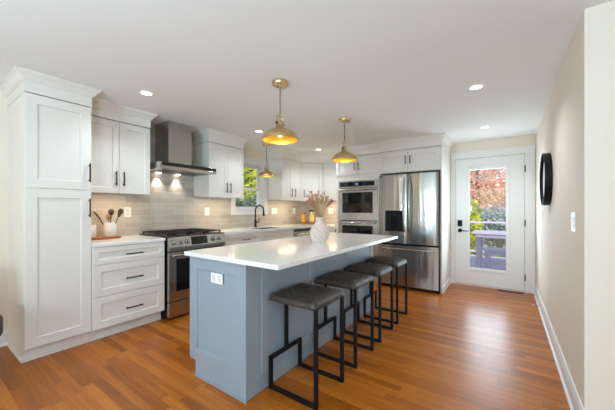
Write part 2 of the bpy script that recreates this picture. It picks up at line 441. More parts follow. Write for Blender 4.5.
# kitchen window
wx = WL
m_ = MB(); c = .09
m_.box(wx, wx + .02, WY0 - c, WY0, 1.13, WZ1 + c).box(wx, wx + .02, WY1, WY1 + c, 1.13, WZ1 + c).box(wx, wx + .02, WY0, WY1, WZ1, WZ1 + c)
m_.box(wx, wx + .018, WY0, WY1, 1.13, WZ0 - .02)
m_.box(wx - .05, wx + .035, WY0 - .0, WY1 + .0, WZ0 - .02, WZ0)
win = struct(m_, 'window_1', 'trim', .002)
j = MB(); j.box(wx - FT, wx, WY0, WY0 + .02, WZ0, WZ1).box(wx - FT, wx, WY1 - .02, WY1, WZ0, WZ1).box(wx - FT, wx, WY0 + .02, WY1 - .02, WZ1 - .02, WZ1).box(wx - FT, wx - .05, WY0 + .02, WY1 - .02, WZ0 - .02, WZ0 + .012)
j.build('window_jamb', 'trim', win)
def sash(x, z0, z1, b=.042):
    m_ = MB(); y0, y1 = WY0 + .02, WY1 - .02
    m_.box(x - .03, x, y0, y0 + b, z0, z1).box(x - .03, x, y1 - b, y1, z0, z1).box(x - .03, x, y0 + b, y1 - b, z0, z0 + b).box(x - .03, x, y0 + b, y1 - b, z1 - b, z1)
    s = m_.build('window_sash', 'trim', win, .002)
    MB().box(x - .018, x - .014, y0 + b, y1 - b, z0 + b, z1 - b).build('pane', 'glass', s)
sash(wx - .06, WZ0 + .012, 1.605); sash(wx - .095, 1.565, WZ1 - .02)

# back door with full-lite glass
m_ = MB()
m_.box(-.766, DX0, WB - .02, WB, 0, DZ).box(DX1, .333, WB - .02, WB, 0, DZ).box(-.766, .333, WB - .022, WB, DZ, 2.155)
m_.box(DX0, DX1, WB, WB + FT, -.002, .012)
door = struct(m_, 'door_1', 'trim', .002)
yd = WB + .006; y1 = yd + .044
gx0, gx1, gz0, gz1 = -.495, -.008, .285, 1.853
sx0, sx1, sz0, sz1 = DX0 + .003, DX1 - .003, .016, DZ - .003
m_ = MB(); m_.box(sx0, gx0, yd, y1, sz0, sz1).box(gx1, sx1, yd, y1, sz0, sz1).box(gx0, gx1, yd, y1, sz0, gz0).box(gx0, gx1, yd, y1, gz1, sz1)
slab = m_.build('door_slab', 'trim', door)
def ringframe(x0, x1, z0, z1, w, ya, yb):
    return MB().box(x0, x0 + w, ya, yb, z0, z1).box(x1 - w, x1, ya, yb, z0, z1).box(x0 + w, x1 - w, ya, yb, z0, z0 + w).box(x0 + w, x1 - w, ya, yb, z1 - w, z1)
ringframe(gx0 - .045, gx1 + .045, gz0 - .045, gz1 + .055, .05, yd - .012, yd).build('glazing_frame', 'trim', slab, .005)
MB().box(gx0, gx1, yd + .02, yd + .024, gz0, gz1).build('glass_pane', 'glass', slab)
m_ = MB(); m_.box(-.665, -.600, yd - .022, yd, .945, 1.045)
m_.build('keypad_deadbolt', 'black', slab, .004)
m_ = MB(); m_.lathe((-.632, yd, .875), [(.002, 0), (.032, 0), (.032, -.012), (.012, -.016), (.012, -.05), (.002, -.05)], 24, 'Y')
m_.tube([(-.632, yd - .046, .875), (-.59, yd - .05, .875), (-.51, yd - .05, .872)], [.011, .009, .007], 10)
m_.build('lever_handle', 'black', slab, smooth=True)
for z in (.22, 1.02, 1.82):
    MB().box(DX1 - .004, DX1 + .012, WB - .026, WB - .012, z - .045, z + .045).tube([(DX1 + .002, WB - .026, z - .05), (DX1 + .002, WB - .026, z + .05)], .006, 8).build('hinge', 'steel_dark', door)
MB().box(DX0, DX1, WB + .001, WB + FT, .012, .0155).build('threshold', 'vent', door)

# ------------------------------------------------------------------ pantry
XF = -3.119          # carcass face of tall unit; door face -3.10
t = thing('pantry_cabinet', (-3.4, .78, 0), 'tall white pantry cabinet with two stacked doors at the left end', 'cabinet')
MB().box(WL, XF, .56, 1.0, .11, 2.15).build('body', 'cab', t, .001)
MB().box(WL, -3.160, .560, 1.0, 0, .11).build('toe_kick', 'cab', t)
MB().box(WL, -3.160, .550, .562, 0, .018).build('skirting', 'trim', t)
front(t, (XF, .56, .115), Y_, X_, .44, 1.278, handle=('v', .42, 1.122), hl=.17, rail=.073)
front(t, (XF, .56, 1.396), Y_, X_, .44, .752, handle=('v', .42, .157), hl=.17, rail=.073)
crown([(WL, .56), (XF + .018, .56), (XF + .018, 1.0), (WL + .35, 1.0)], t, right=True)
# ------------------------------------------------------------------ upper cabinets, left of the hood
def upper(name, label, y0, y1, split, hz, left_ret, right_ret, handles, cat='cabinet'):
    xf = -3.369
    t = thing(name, (WL, (y0 + y1) / 2, 1.39), label, cat)
    MB().box(WL + tp, xf, y0, y1, 1.404, 2.15).build('body', 'cab', t, .001)
    front(t, (xf, y0, 1.39), Y_, X_, split - y0, .75, handle=('v', handles[0] - y0, hz) if handles[0] else None)
    if split < y1: front(t, (xf, split, 1.39), Y_, X_, y1 - split, .75, handle=('v', handles[1] - split, hz))
    path = ([(WL, y0)] if left_ret else []) + [(xf + .018, y0), (xf + .018, y1)] + ([(WL, y1)] if right_ret else [])
    crown(path, t)
    MB().box(xf - .06, xf - .02, y0 + .05, y1 - .05, 1.398, 1.404).build('light_strip', 'strip', t)
    lamp('under_cabinet_lamp', 'AREA', (-3.48, (y0 + y1) / 2, 1.378), 2.4, (1, .80, .54), shape='RECTANGLE', size=.06, size_y=(y1 - y0) - .1)
    return t
upper('wall_cabinet', 'white double-door wall cabinet between pantry and range hood', 1.002, 1.645, 1.325, .155, False, True, (1.291, 1.363))
upper('wall_cabinet', 'white double-door wall cabinet between range hood and window', 2.43, 3.06, 2.755, .145, True, True, (2.722, 2.789))
upper('wall_cabinet', 'white double-door wall cabinet just right of the window', 3.985, 4.615, 4.30, .145, True, False, (4.25, 4.352))
# diagonal corner cabinet and back-wall cabinet
ca, cb_ = Vector((-3.369, 4.617, 0)), Vector((-3.09, 4.931, 0))
u_ = (cb_ - ca).normalized(); n_ = Vector((u_.y, -u_.x, 0))
t = thing('corner_wall_cabinet', (-3.5, 5.0, 1.39), 'white diagonal wall cabinet in the corner behind the dried flowers', 'cabinet')
MB().prism([(WL + tp, 4.617), (ca.x, ca.y), (cb_.x, cb_.y), (cb_.x, WB - tp), (WL + tp, WB - tp)], 1.404, 2.15).build('body', 'cab', t, .001)
front(t, ca + Vector((0, 0, 1.39)), u_, n_, (cb_ - ca).length, .75, handle=('v', .04, .145))
crown([(ca.x + n_.x * .018, ca.y + n_.y * .018), (cb_.x + n_.x * .018, cb_.y + n_.y * .018)], t)
t = thing('wall_cabinet', (-2.82, 5.1, 1.39), 'white single-door wall cabinet between corner cabinet and oven tower', 'cabinet')
MB().box(-3.088, -2.557, 4.95, WB - tp, 1.404, 2.15).build('body', 'cab', t, .001)
front(t, (-3.088, 4.95, 1.39), X_, NY, .531, .75, handle=('v', .49, .145))
crown([(-3.088, 4.932), (-2.557, 4.932)], t)
MB().box(-3.05, -2.6, 4.97, 5.01, 1.398, 1.404).build('light_strip', 'strip', t)
lamp('under_cabinet_lamp', 'AREA', (-2.9, 5.05, 1.378), 3.2, (1, .78, .5), shape='RECTANGLE', size=.6, size_y=.06)

# ------------------------------------------------------------------ base cabinets on the range wall
BF = -3.099           # carcass face, fronts to -3.08
def base(name, label, y0, y1, fronts, loc_x=-3.4):
    t = thing(name, (loc_x, (y0 + y1) / 2, 0), label, 'cabinet')
    bk = WL + tp + .002
    if name == 'sink_cabinet':
        MB().box(bk, BF, y0, y1, .11, .685).box(bk, BF, y0, y0 + .02, .685, .876).box(bk, BF, y1 - .02, y1, .685, .876).box(BF - .02, BF, y0 + .02, y1 - .02, .685, .876).build('body', 'cab', t)
    else:
        MB().box(bk, BF, y0, y1, .11, .876).build('body', 'cab', t, .001)
    MB().box(bk, -3.16, y0, y1, 0, .11).build('toe_kick', 'cab', t)
    for (a, w, z, h, nm, hd, hl) in fronts:
        front(t, (BF, a, z), Y_, X_, w, h, nm, handle=hd, hl=hl, rail=.066 if h > .2 else .048)
    return t
w = .663
base('drawer_cabinet', 'white base cabinet with three drawers between pantry and range', 1.003, 1.666, [
    (1.003, w, .115, .296, 'drawer', ('h', .348, .137), .16), (1.003, w, .411, .296, 'drawer', ('h', .348, .136), .16), (1.003, w, .707, .166, 'drawer', ('h', .348, .077), .16)])
base('base_cabinet', 'white base cabinet with top drawer right of the range', 2.447, 3.185, [
    (2.447, .738, .707, .166, 'drawer', ('h', .40, .083), .16), (2.447, .369, .115, .592, 'door', ('v', .33, .50), .15), (2.816, .369, .115, .592, 'door', ('v', .04, .50), .15)])
base('sink_cabinet', 'white sink base cabinet below the kitchen window', 3.187, 3.968, [
    (3.187, .781, .707, .166, 'false_drawer_front', None, 0), (3.187, .39, .115, .592, 'door', ('v', .35, .50), .15), (3.577, .39, .115, .592, 'door', ('v', .04, .50), .15)])
# dishwasher
t = thing('dishwasher', (-3.4, 4.28, 0), 'stainless steel dishwasher with bar handle right of the sink cabinet', 'dishwasher')
MB().box(WL + .05, -3.10, 3.973, 4.587, .1, .872).build('body', 'steel_dark', t)
MB().box(-3.10, -3.075, 3.976, 4.584, .12, .868).build('door', 'steel_plain', t, .003)
MB().box(-3.0752, -3.0735, 3.99, 4.57, .822, .86).build('control_strip', 'bglass', t)
m_ = MB().tube([(-3.03, 4.02, .775), (-3.03, 4.54, .775)], .011, 10)
for y in (4.05, 4.51): m_.tube([(-3.075, y, .775), (-3.03, y, .775)], .008, 8)
m_.build('handle', 'steel_plain', t, smooth=True)
MB().box(WL + .05, -3.16, 3.976, 4.584, 0, .1).build('toe_kick', 'black', t)
# corner base cabinet (L) and its back-wall front
t = thing('corner_base_cabinet', (-3.3, 4.95, 0), 'white corner base cabinet left of the oven tower', 'cabinet')
MB().prism([(WL + .012, 4.59), (-3.09, 4.59), (-3.09, 4.67), (-2.557, 4.67), (-2.557, WB - .012), (WL + .012, WB - .012)], .11, .876).build('body', 'cab', t, .001)
front(t, (-3.06, 4.67, .115), X_, NY, .5, .758, handle=('v', .46, .66))
# ------------------------------------------------------------------ worktops
t = MB().box(WL + tp, -3.072, 1.003, 1.672, .878, .91).build('countertop', 'quartz', None, .002, loc=(-3.39, 1.34, .878))
tag(t, 'short white quartz countertop between pantry and range', 'countertop')
SX0, SX1, SY0, SY1 = -3.53, -3.17, 3.27, 3.85
m_ = MB()
m_.box(WL + tp, SX0, 2.443, WB - tp, .878, .91).box(SX1, -3.072, 2.443, 4.64, .878, .91)
m_.box(SX0, SX1, 2.443, SY0, .878, .91).box(SX0, SX1, SY1, WB - tp, .878, .91)
m_.box(SX1, -2.557, 4.64, WB - tp, .878, .91)
t = m_.build('countertop', 'quartz', None, 0, loc=(-3.39, 3.6, .878))
tag(t, 'long white quartz countertop with sink cutout running into the corner', 'countertop')
m_ = MB()
m_.box(SX0 + .005, SX0 + .008, SY0 + .005, SY1 - .005, .70, .902).box(SX1 - .008, SX1 - .005, SY0 + .005, SY1 - .005, .70, .902)
m_.box(SX0 + .005, SX1 - .005, SY0 + .005, SY0 + .008, .70, .902).box(SX0 + .005, SX1 - .005, SY1 - .008, SY1 - .005, .70, .902)
m_.box(SX0 + .005, SX1 - .005, SY0 + .005, SY1 - .005, .697, .70)
t = thing('kitchen_sink', (-3.35, 3.56, .697), 'undermount stainless steel sink set into the countertop under the window', 'sink')
m_.build('basin', 'steel_plain', t)
MB().lathe((-3.35, 3.56, .70), [(.002, 0), (.045, 0), (.045, .004), (.002, .002)], 20).build('drain', 'steel_dark', t)
# faucet
fx, fy = -3.60, 3.56
t = thing('faucet', (fx, fy, .91), 'matt black gooseneck faucet behind the sink', 'faucet')
MB().lathe((fx, fy, .91), [(.002, 0), (.028, 0), (.028, .012), (.022, .018), (.021, .12), (.017, .13), (.002, .13)], 20).build('body', 'black', t, smooth=True)
pts = [(fx, fy, 1.03), (fx, fy, 1.185)]
R = .070
dx, dy = .80, .60
for k in range(13):
    a = PI - PI * k / 12 * 1.03
    pts.append((fx + dx * (R + R * math.cos(a)), fy + dy * (R + R * math.cos(a)), 1.205 + R * 1.2 * math.sin(a)))
MB().tube(pts, .0125, 12).build('spout', 'black', t, smooth=True)
ex, ey, ez = pts[-1]
MB().tube([(ex, ey, ez + .01), (ex + .004, ey, ez - .04), (ex + .008, ey, ez - .09)], [.014, .018, .019], 12).build('spray_head', 'black', t, smooth=True)
MB().tube([(fx, fy, .99), (fx + .03, fy + .045, 1.0), (fx + .04, fy + .06, 1.07)], [.012, .010, .007], 10).build('lever', 'black', t, smooth=True)

# ------------------------------------------------------------------ range
RY0, RY1 = 1.682, 2.438
t = thing('gas_range', (-3.35, 2.06, 0), 'stainless steel slide-in gas range with black grates', 'stove')
MB().box(WL + .02, -3.06, RY0, RY1, .03, .905).build('body', 'black', t)
MB().box(-3.06, -3.02, RY0, RY1, .03, .192).build('storage_drawer', 'steel_plain', t, .003)
d = MB().box(-3.06, -3.02, RY0, RY1, .2, .745)
d = d.build('oven_door', 'steel_plain', t, .003)
MB().box(-3.021, -3.017, RY0 + .085, RY1 - .085, .305, .665).build('oven_window', 'bglass', d)
m_ = MB().tube([(-2.965, RY0 + .02, .715), (-2.965, RY1 - .02, .715)], .0135, 12)
for y in (RY0 + .045, RY1 - .045): m_.box(-3.02, -2.962, y - .014, y + .014, .702, .728)
m_.build('handle', 'steel_plain', d, smooth=True)
m_ = MB().extrude([(-3.07, RY0, .757), (-3.015, RY0, .757), (-3.012, RY0, .80), (-3.04, RY0, .912), (-3.07, RY0, .918)], (0, RY1 - RY0, 0))
cp = m_.build('control_panel', 'steel_plain', t, .002)
def onp(z): return -3.012 + (z - .80) / .112 * -.028
m_ = MB().extrude([(onp(.81) + .001, 1.955, .81), (onp(.81) + .004, 1.955, .81), (onp(.902) + .004, 1.955, .902), (onp(.902) + .001, 1.955, .902)], (0, .215, 0))
m_.build('display', 'bglass', cp)
for y in (1.745, 1.825, 1.905, 2.262, 2.345):
    m_ = MB(); c0 = Vector((onp(.855) + .001, y, .855)); nn = Vector((.97, 0, .243))
    m_.tube([c0, c0 + nn * .012, c0 + nn * .014, c0 + nn * .038], [.027, .027, .021, .019], 16)
    m_.build('knob', 'steel_plain', cp, smooth=True)
MB().box(WL + .02, -3.045, RY0 - .006, RY1 + .006, .911, .921).build('cooktop', 'steel_dark', t, .002)
for i, (a, b) in enumerate(((RY0 + .03, RY0 + .265), (RY0 + .272, RY1 - .272), (RY1 - .265, RY1 - .03))):
    m_ = MB(); x0, x1, z = -3.65, -3.09, .948
    for y in (a, b): m_.bar((x0, y, z), (x1, y, z), .013)
    for x in (x0, x1, (x0 + x1) / 2): m_.bar((x, a, z), (x, b, z), .013)
    for x in (x0 + .14, x1 - .14):
        m_.bar((x - .1, (a + b) / 2, z), (x + .1, (a + b) / 2, z), .011); m_.bar((x, a, z), (x, b, z), .011)
    for x in (x0, x1):
        for y in (a, b): m_.bar((x, y, .921), (x, y, z), .013)
    m_.build('grate', 'iron', t)
    for x in (x0 + .14, x1 - .14):
        MB().lathe((x, (a + b) / 2, .921), [(.002, 0), (.045, 0), (.045, .012), (.034, .016), (.034, .022), (.002, .024)], 18).build('burner', 'iron', t, smooth=True)

# ------------------------------------------------------------------ range hood
t = thing('range_hood', (-3.5, 2.05, 1.69), 'stainless chimney range hood with black front strip above the gas range', 'hood')
MB().box(WL + tp, -3.38, 1.876, 2.186, 1.765, CEIL - .003).build('chimney', 'steel_plain', t, .002)
MB().box(WL + tp, -3.20, 1.678, 2.432, 1.722, 1.768).prism([(WL + tp, 1.678), (-3.2, 1.678), (-3.2, 2.432), (WL + tp, 2.432)], 1.69, 1.722).build('canopy', 'steel_plain', t, .002)
MB().box(-3.20, -3.197, 1.70, 2.432, 1.727, 1.766).build('control_strip', 'bglass', t)
MB().box(-3.58, -3.27, 1.76, 2.35, 1.6885, 1.6902).build('filter', 'steel_dark', t)
for y in (1.90, 2.16):
    MB().lathe((-3.655, y, 1.684), [(.002, 0), (.03, 0), (.03, .006), (.002, .006)], 18).build('light_lens', 'lens', t)
    lamp('hood_lamp', 'SPOT', (-3.662, y, 1.680), 14, (1, .93, .82), spot_size=math.radians(84), spot_blend=.7, shadow_soft_size=.02)

# ------------------------------------------------------------------ oven tower
TX0, TX1, TY = -2.553, -1.722, 4.57
t = thing('oven_cabinet', (-2.14, 4.95, 0), 'tall white oven tower cabinet between the corner and the fridge', 'cabinet')
OX0, OX1, OZ0, OZ1 = -2.495, -1.762, .41, 1.725
m_ = MB().box(TX0, OX0, TY, WB, .11, 2.15).box(OX1, TX1, TY, WB, .11, 2.15).box(OX0, OX1, TY, WB, OZ1, 2.15).box(OX0, OX1, TY, WB, .11, OZ0)
m_.build('body', 'cab', t, .001)
MB().box(TX0, TX1, TY + .06, WB, 0, .11).build('toe_kick', 'cab', t)
hw = (TX1 - TX0) / 2
front(t, (TX0, TY, 1.83), X_, NY, hw, .31, handle=('v', hw - .035, .135), hl=.13)
front(t, (TX0 + hw, TY, 1.83), X_, NY, hw, .31, handle=('v', .035, .135), hl=.13)
front(t, (TX0, TY, .115), X_, NY, 2 * hw, .285, 'drawer', handle=('h', hw, .15), hl=.16)
crown([(TX0, WB - .35), (TX0, TY - .018), (TX1, TY - .018)], t)
t = thing('double_wall_oven', (-2.13, 4.9, OZ0), 'stainless steel double wall oven with black windows in the tall cabinet', 'oven')
oy = TY - .022
MB().box(OX0 + .004, OX1 - .004, TY + .01, WB - .1, OZ0 + .004, OZ1 - .004).build('body', 'black', t)
cpo = MB().box(OX0, OX1, oy, TY + .01, 1.60, OZ1).build('control_panel', 'steel_plain', t, .002)
MB().box(OX0 + .035, OX1 - .055, oy - .002, oy, 1.622, 1.702).build('display', 'bglass', cpo)
MB().box(-2.16, -2.11, oy - .0028, oy - .0018, 1.652, 1.672).build('clock_digits', 'display', cpo)
for z0, z1 in ((1.03, 1.592), (.42, 1.018)):
    dd = MB().box(OX0, OX1, oy - .008, TY + .01, z0, z1).build('oven_door', 'steel_plain', t, .003)
    MB().box(OX0 + .08, OX1 - .08, oy - .0095, oy - .0075, z0 + .13, z1 - .075).build('oven_window', 'bglass', dd)
    m_ = MB().tube([(OX0 + .03, oy - .058, z1 - .032), (OX1 - .03, oy - .058, z1 - .032)], .0115, 10)
    for x in (OX0 + .05, OX1 - .05): m_.box(x - .01, x + .01, oy - .058, oy - .008, z1 - .042, z1 - .022)
    m_.build('handle', 'steel_plain', dd, smooth=True)

# ------------------------------------------------------------------ fridge and its surround
FX0, FX1, FY = -1.715, -.770, 4.50
t = thing('fridge_cabinet', (-1.24, 4.95, 0), 'white over-fridge cabinet with full-height side panel next to the door', 'cabinet')
m_ = MB().box(FX0, FX1 - .02, FY + .019, WB, 1.80, 2.15).box(FX1 - .02, FX1, FY, WB, 0, 2.15)
m_.build('body', 'cab', t, .001)
hw = (FX1 - .02 - FX0) / 2
front(t, (FX0, FY + .019, 1.80), X_, NY, hw, .325, handle=('v', hw - .035, .19), hl=.13)
front(t, (FX0 + hw, FY + .019, 1.80), X_, NY, hw, .325, handle=('v', .035, .19), hl=.13)
crown([(FX0, FY), (FX1 + .001, FY), (FX1 + .001, WB)], t)
MB().box(FX1, FX1 + .012, FY, WB - .024, 0, .09).build('baseboard', 'trim', t)
t = thing('refrigerator', (-1.25, 4.9, 0), 'stainless steel french-door refrigerator with freezer drawer and water dispenser', 'refrigerator')
rx0, rx1, rm = -1.700, -.797, -1.2425
ry = 4.435
MB().box(rx0 + .01, rx1 - .004, 4.53, WB - .05, .02, 1.77).build('body', 'steel_dark', t)
MB().box(rx1 - .006, rx1, ry + .012, 4.53, .03, 1.768).box(rx0, rx1, ry + .02, 4.53, .672, .69).build('gasket', 'black', t)
def steel_door(x0, x1, z0, z1, nm, bow=.010):
    m_ = MB(); N = 12; top = []
    for i in range(N + 1):
        a = i / N; x = x0 + (x1 - x0) * a
        e = min(a, 1 - a) * (x1 - x0); r = .014
        rnd = (r - math.sqrt(max(0, r * r - (r - min(e, r)) ** 2)))
        top.append((x, ry - bow * (1 - (2 * a - 1) ** 2) + rnd))
    poly = top + [(x1, 4.525), (x0, 4.525)]
    m_.prism(poly, z0, z1)
    return m_.build(nm, 'steel', t, smooth=True)
ld = steel_door(rx0, rm - .003, .695, 1.765, 'door')
rd = steel_door(rm + .003, rx1 - .008, .695, 1.765, 'door')
fz = steel_door(rx0, rx1 - .008, .045, .667, 'freezer_drawer', .012)
def bow_handle(parent, x, z0, z1, k=.055):
    pts = []
    for i in range(15):
        a = i / 14; pts.append((x, ry - .012 - k * math.sin(PI * a) ** .45 * (1 if 0 < i < 14 else 0) - .002, z0 + (z1 - z0) * a))
    MB().tube(pts, .0125, 10).build('handle', 'steel_plain', parent, smooth=True)
bow_handle(ld, rm - .042, .87, 1.70); bow_handle(rd, rm + .042, .87, 1.70)
pts = [(rx0 + .04 + (rx1 - rx0 - .09) * i / 14, ry - .016 - .05 * (math.sin(PI * i / 14) ** .4 if 0 < i < 14 else 0), .615) for i in range(15)]
MB().tube(pts, .013, 10).build('handle', 'steel_plain', fz, smooth=True)
m_ = ringframe(-1.585, -1.29, .88, 1.205, .022, ry - .019, ry + .005)
dp = m_.build('dispenser', 'black', ld, .002)
MB().box(-1.563, -1.312, ry - .0135, ry + .002, .902, 1.183).build('dispenser_recess', 'black', dp)
MB().box(-1.49, -1.385, ry - .0165, ry - .0135, .93, 1.11).build('dispenser_paddle', mat('smoked_plastic', (24, 25, 29), .75, 0, **{'Specular IOR Level': .15}), dp, .002)
MB().lathe((-1.4375, ry - .0135, 1.14), [(.002, 0), (.018, 0), (.016, -.02), (.002, -.02)], 14, 'Y').build('spout', 'black', dp)
MB().box(rx0 + .025, rx0 + .075, ry - .004, ry + .004, 1.728, 1.75).build('badge', 'steel_dark', ld)
MB().box(rx0, rx1, ry + .04, 4.53, .005, .04).build('kick_grille', 'black', t)

# ------------------------------------------------------------------ island
IX0, IX1, IY0, IY1 = -1.965, -1.355, 1.255, 3.33
t = thing('kitchen_island', (-1.66, 2.3, 0), 'blue-grey panelled kitchen island under the white worktop', 'island')
MB().box(IX0 + .02, IX1 - .02, IY0 + .019, IY1, .11, .876).build('body', 'blue', t)
MB().box(IX0 + .075, IX1, IY0 - .001, IY1, 0, .108).build('plinth', 'blue', t, .002)
shaker((IX0, IY0 + .019, .108), X_, NY, IX1 - IX0, .770, .09, mb=None).build('end_panel', 'blue', t, .0015)
MB().box(IX1 - .02, IX1 - .004, IY0 + .019, IY1, .108, .878).build('back_panel', 'blue', t)
for a, b in ((1.40, 2.045), (2.047, 2.69), (2.692, 3.33)):
    shaker((IX1 - .013, a, .118), Y_, X_, b - a, .758, .072, .017, .009).build('side_panel', 'blue', t, .0012)
o = MB().box(IX0 + .075, IX1 + .010, IY0 - .011, IY0 - .001, 0, .012).build('shoe_moulding', 'blue', t)
for a, b in ((IY0 + .04, 1.74), (1.742, 2.42), (2.422, 2.9), (2.902, IY1)):
    shaker((IX0 + .019, b, .115), NY, NX, b - a, .76, .058).build('door', 'blue', t, .001)
ot = MB().box(-1.700, -1.577, IY0 - .006, IY0, .712, .782).build('power_outlet', 'plate', t, .002)
ot['label'] = 'white double outlet plate'
for x in (-1.668, -1.609): MB().box(x - .017, x + .017, IY0 - .0075, IY0 - .0055, .724, .770).build('socket', 'socket', ot, .001)
t = MB().box(-1.975, -1.052, 1.215, 3.37, .880, .910).build('island_worktop', 'quartz', None, .003, loc=(-1.51, 2.29, .880))
tag(t, 'glossy white quartz worktop on the blue-grey island', 'countertop')

# ------------------------------------------------------------------ bar stools
def seat_mesh(cx, cy, z0, hx, hy):
    m_ = MB(); N = 64; vs = []
    def sq(u, v):   # square with rounded corners
        e = 5.0
        return u, v
    H = .058
    for i in range(N + 1):
        for k in range(N + 1):
            u = -1 + 2 * i / N; v = -1 + 2 * k / N
            # round plan corners
            r = .18; au, av = abs(u), abs(v)
            x, y = u, v
            if au > 1 - r and av > 1 - r:
                du, dv = (au - (1 - r)) / r, (av - (1 - r)) / r; L = math.hypot(du, dv); mxx = max(du, dv)
                if L > 0:
                    f = mxx / L
                    x = math.copysign(1 - r + du * f * r, u); y = math.copysign(1 - r + dv * f * r, v)
            e = min(1 - abs(u), 1 - abs(v))
            edge = min(1, e / .42); dome = math.sqrt(max(0, 1 - (1 - edge) ** 2))
            px, py = (x * hx), (y * hy)
            a = (px + py) / .052; b = (px - py) / .052
            q = min(abs(a - round(a)), abs(b - round(b)))
            st = -.006 * math.exp(-(q / .15) ** 2) * min(1, e / .12)
            vs.append((cx + px, cy + py, z0 + .016 + (H - .016) * dome + st))
    n1 = N + 1
    fs = [(i * n1 + k, (i + 1) * n1 + k, (i + 1) * n1 + k + 1, i * n1 + k + 1) for i in range(N) for k in range(N)]
    ring = [(i, 0) for i in range(N)] + [(N, k) for k in range(N)] + [(i, N) for i in range(N, 0, -1)] + [(0, k) for k in range(N, 0, -1)]
    top = [i * n1 + k for i, k in ring]; b0 = len(vs)
    for q in top: vs.append((vs[q][0] * 1, vs[q][1] * 1, z0))
    L = len(top)
    fs += [(top[(i + 1) % L], top[i], b0 + i, b0 + (i + 1) % L) for i in range(L)]
    fs.append(tuple(b0 + i for i in range(L)))
    return m_.add(vs, fs)
def make_stool(cx, cy):
    t = thing('bar_stool', (cx, cy, 0), '', 'stool')
    fxx, bxx = cx + .185, cx - .185; ya, yb = cy - .168, cy + .168; b = .022; zs = .607
    s = seat_mesh(cx, cy, zs, .194, .188).build('seat', 'leather', t, smooth=True)
    MB().box(cx - .190, cx + .190, cy - .18, cy + .18, zs - .006, zs + .004).build('seat_base', 'black', t)
    for y in (ya, yb):
        MB().bar((fxx, y, 0), (fxx, y, zs), b).build('leg', 'black', t)
        MB().bar((fxx, y, b / 2), (bxx - b / 2, y, b / 2), b).build('floor_runner', 'black', t)
        MB().bar((bxx, y, 0), (bxx, y, .212), b).build('upright', 'black', t)
    MB().bar((bxx, ya - b / 2, .205), (bxx, yb + b / 2, .205), b).build('foot_rail', 'black', t)
    MB().bar((bxx, cy, .205), (bxx, cy, zs), b).build('leg', 'black', t)
    return t
SL = ['dark leather bar stool nearest the camera at the island, unobstructed',
      'second dark leather bar stool from the near end of the island',
      'third dark leather bar stool from the near end of the island',
      'dark leather bar stool at the far end of the island nearest the fridge']
st0 = make_stool(-1.143, 1.628)
for i, y in enumerate((1.628, 2.182, 2.70, 3.205)):
    o = st0 if i == 0 else copy_tree(st0)
    o.location = (-1.143, y, 0); tag(o, SL[i], 'stool', 'leather bar stools along the island')

# ------------------------------------------------------------------ pendants
def pendant(x, y, zr, k, label, energy):
    t = thing('pendant_lamp', (x, y, CEIL), label, 'lamp', 'brass dome pendants')
    MB().lathe((x, y, CEIL), [(.002, -.026), (.066, -.026), (.070, -.018), (.070, 0), (.002, 0)], 28).lathe((x, y, CEIL), [(.002, -.05), (.008, -.05), (.010, -.026), (.002, -.026)], 12).build('ceiling_canopy', 'brass', t, smooth=True)
    ztop = zr + .225 * k
    MB().tube([(x, y, CEIL - .03), (x, y, ztop)], .0045, 8).build('cord', 'cord', t)
    prof = [(.155, 0), (.152, .022), (.140, .045), (.118, .066), (.088, .082), (.060, .093), (.044, .104), (.036, .120), (.034, .142), (.024, .148)]
    inner = [(r - .004, h - .003) for r, h in reversed(prof)]
    inner[-1] = (.151, 0)
    pr_ = [(r * k, h * k) for r, h in prof + inner]
    sh = MB().lathe((x, y, zr), pr_, 40, closed=True).build('shade', 'brass', t, smooth=True)
    lin_ = [(r * k - .0012, h * k - .001) for r, h in inner[2:]]
    MB().lathe((x, y, zr), lin_ + [(a - .0006, b - .0006) for a, b in reversed(lin_)], 40, closed=True).build('shade_lining', 'gold', sh, smooth=True)
    m_ = MB()
    zn = zr + .140 * k
    for s in (-1, 1):
        m_.tube([(x, y + s * .040 * k, zn), (x, y + s * .040 * k, zn + .05 * k), (x, y + s * .030 * k, zn + .066 * k), (x, y, zn + .068 * k)], .004 * k + .001, 8)
    m_.tube([(x, y, zn + .055 * k), (x, y, zn + .088 * k)], .010 * k, 10).tube([(x, y - .036 * k, zn), (x, y + .036 * k, zn)], .006 * k, 8)
    kn = MB()
    for s in (-1, 1): kn.ball((x, y + s * .047 * k, zn), .011 * k, 10)
    kn.build('knob', 'iron', t, smooth=True)
    m_.lathe((x, y, zn), [(.002, -.002), (.024 * k, 0), (.022 * k, .02 * k), (.012 * k, .03 * k), (.002, .03 * k)], 16)
    m_.build('yoke', 'brass', t, smooth=True)
    MB().ball((x, y, zr + .06 * k), .027 * k, 16, (1, 1, 1.2)).build('bulb', 'bulb', t, smooth=True)
    lamp('pendant_light', 'POINT', (x, y, zr + .012), energy, (1, .86, .6), shadow_soft_size=.025)
    return t
pendant(-1.588, 1.862, 1.815, 1.0, 'large brass dome pendant lamp over the near end of the island', 1.0)
pendant(-1.604, 3.072, 1.815, 1.0, 'brass dome pendant lamp over the far end of the island', 1.0)
pendant(-3.28, 3.50, 1.775, .88, 'small brass dome pendant lamp hanging before the kitchen window', .7)

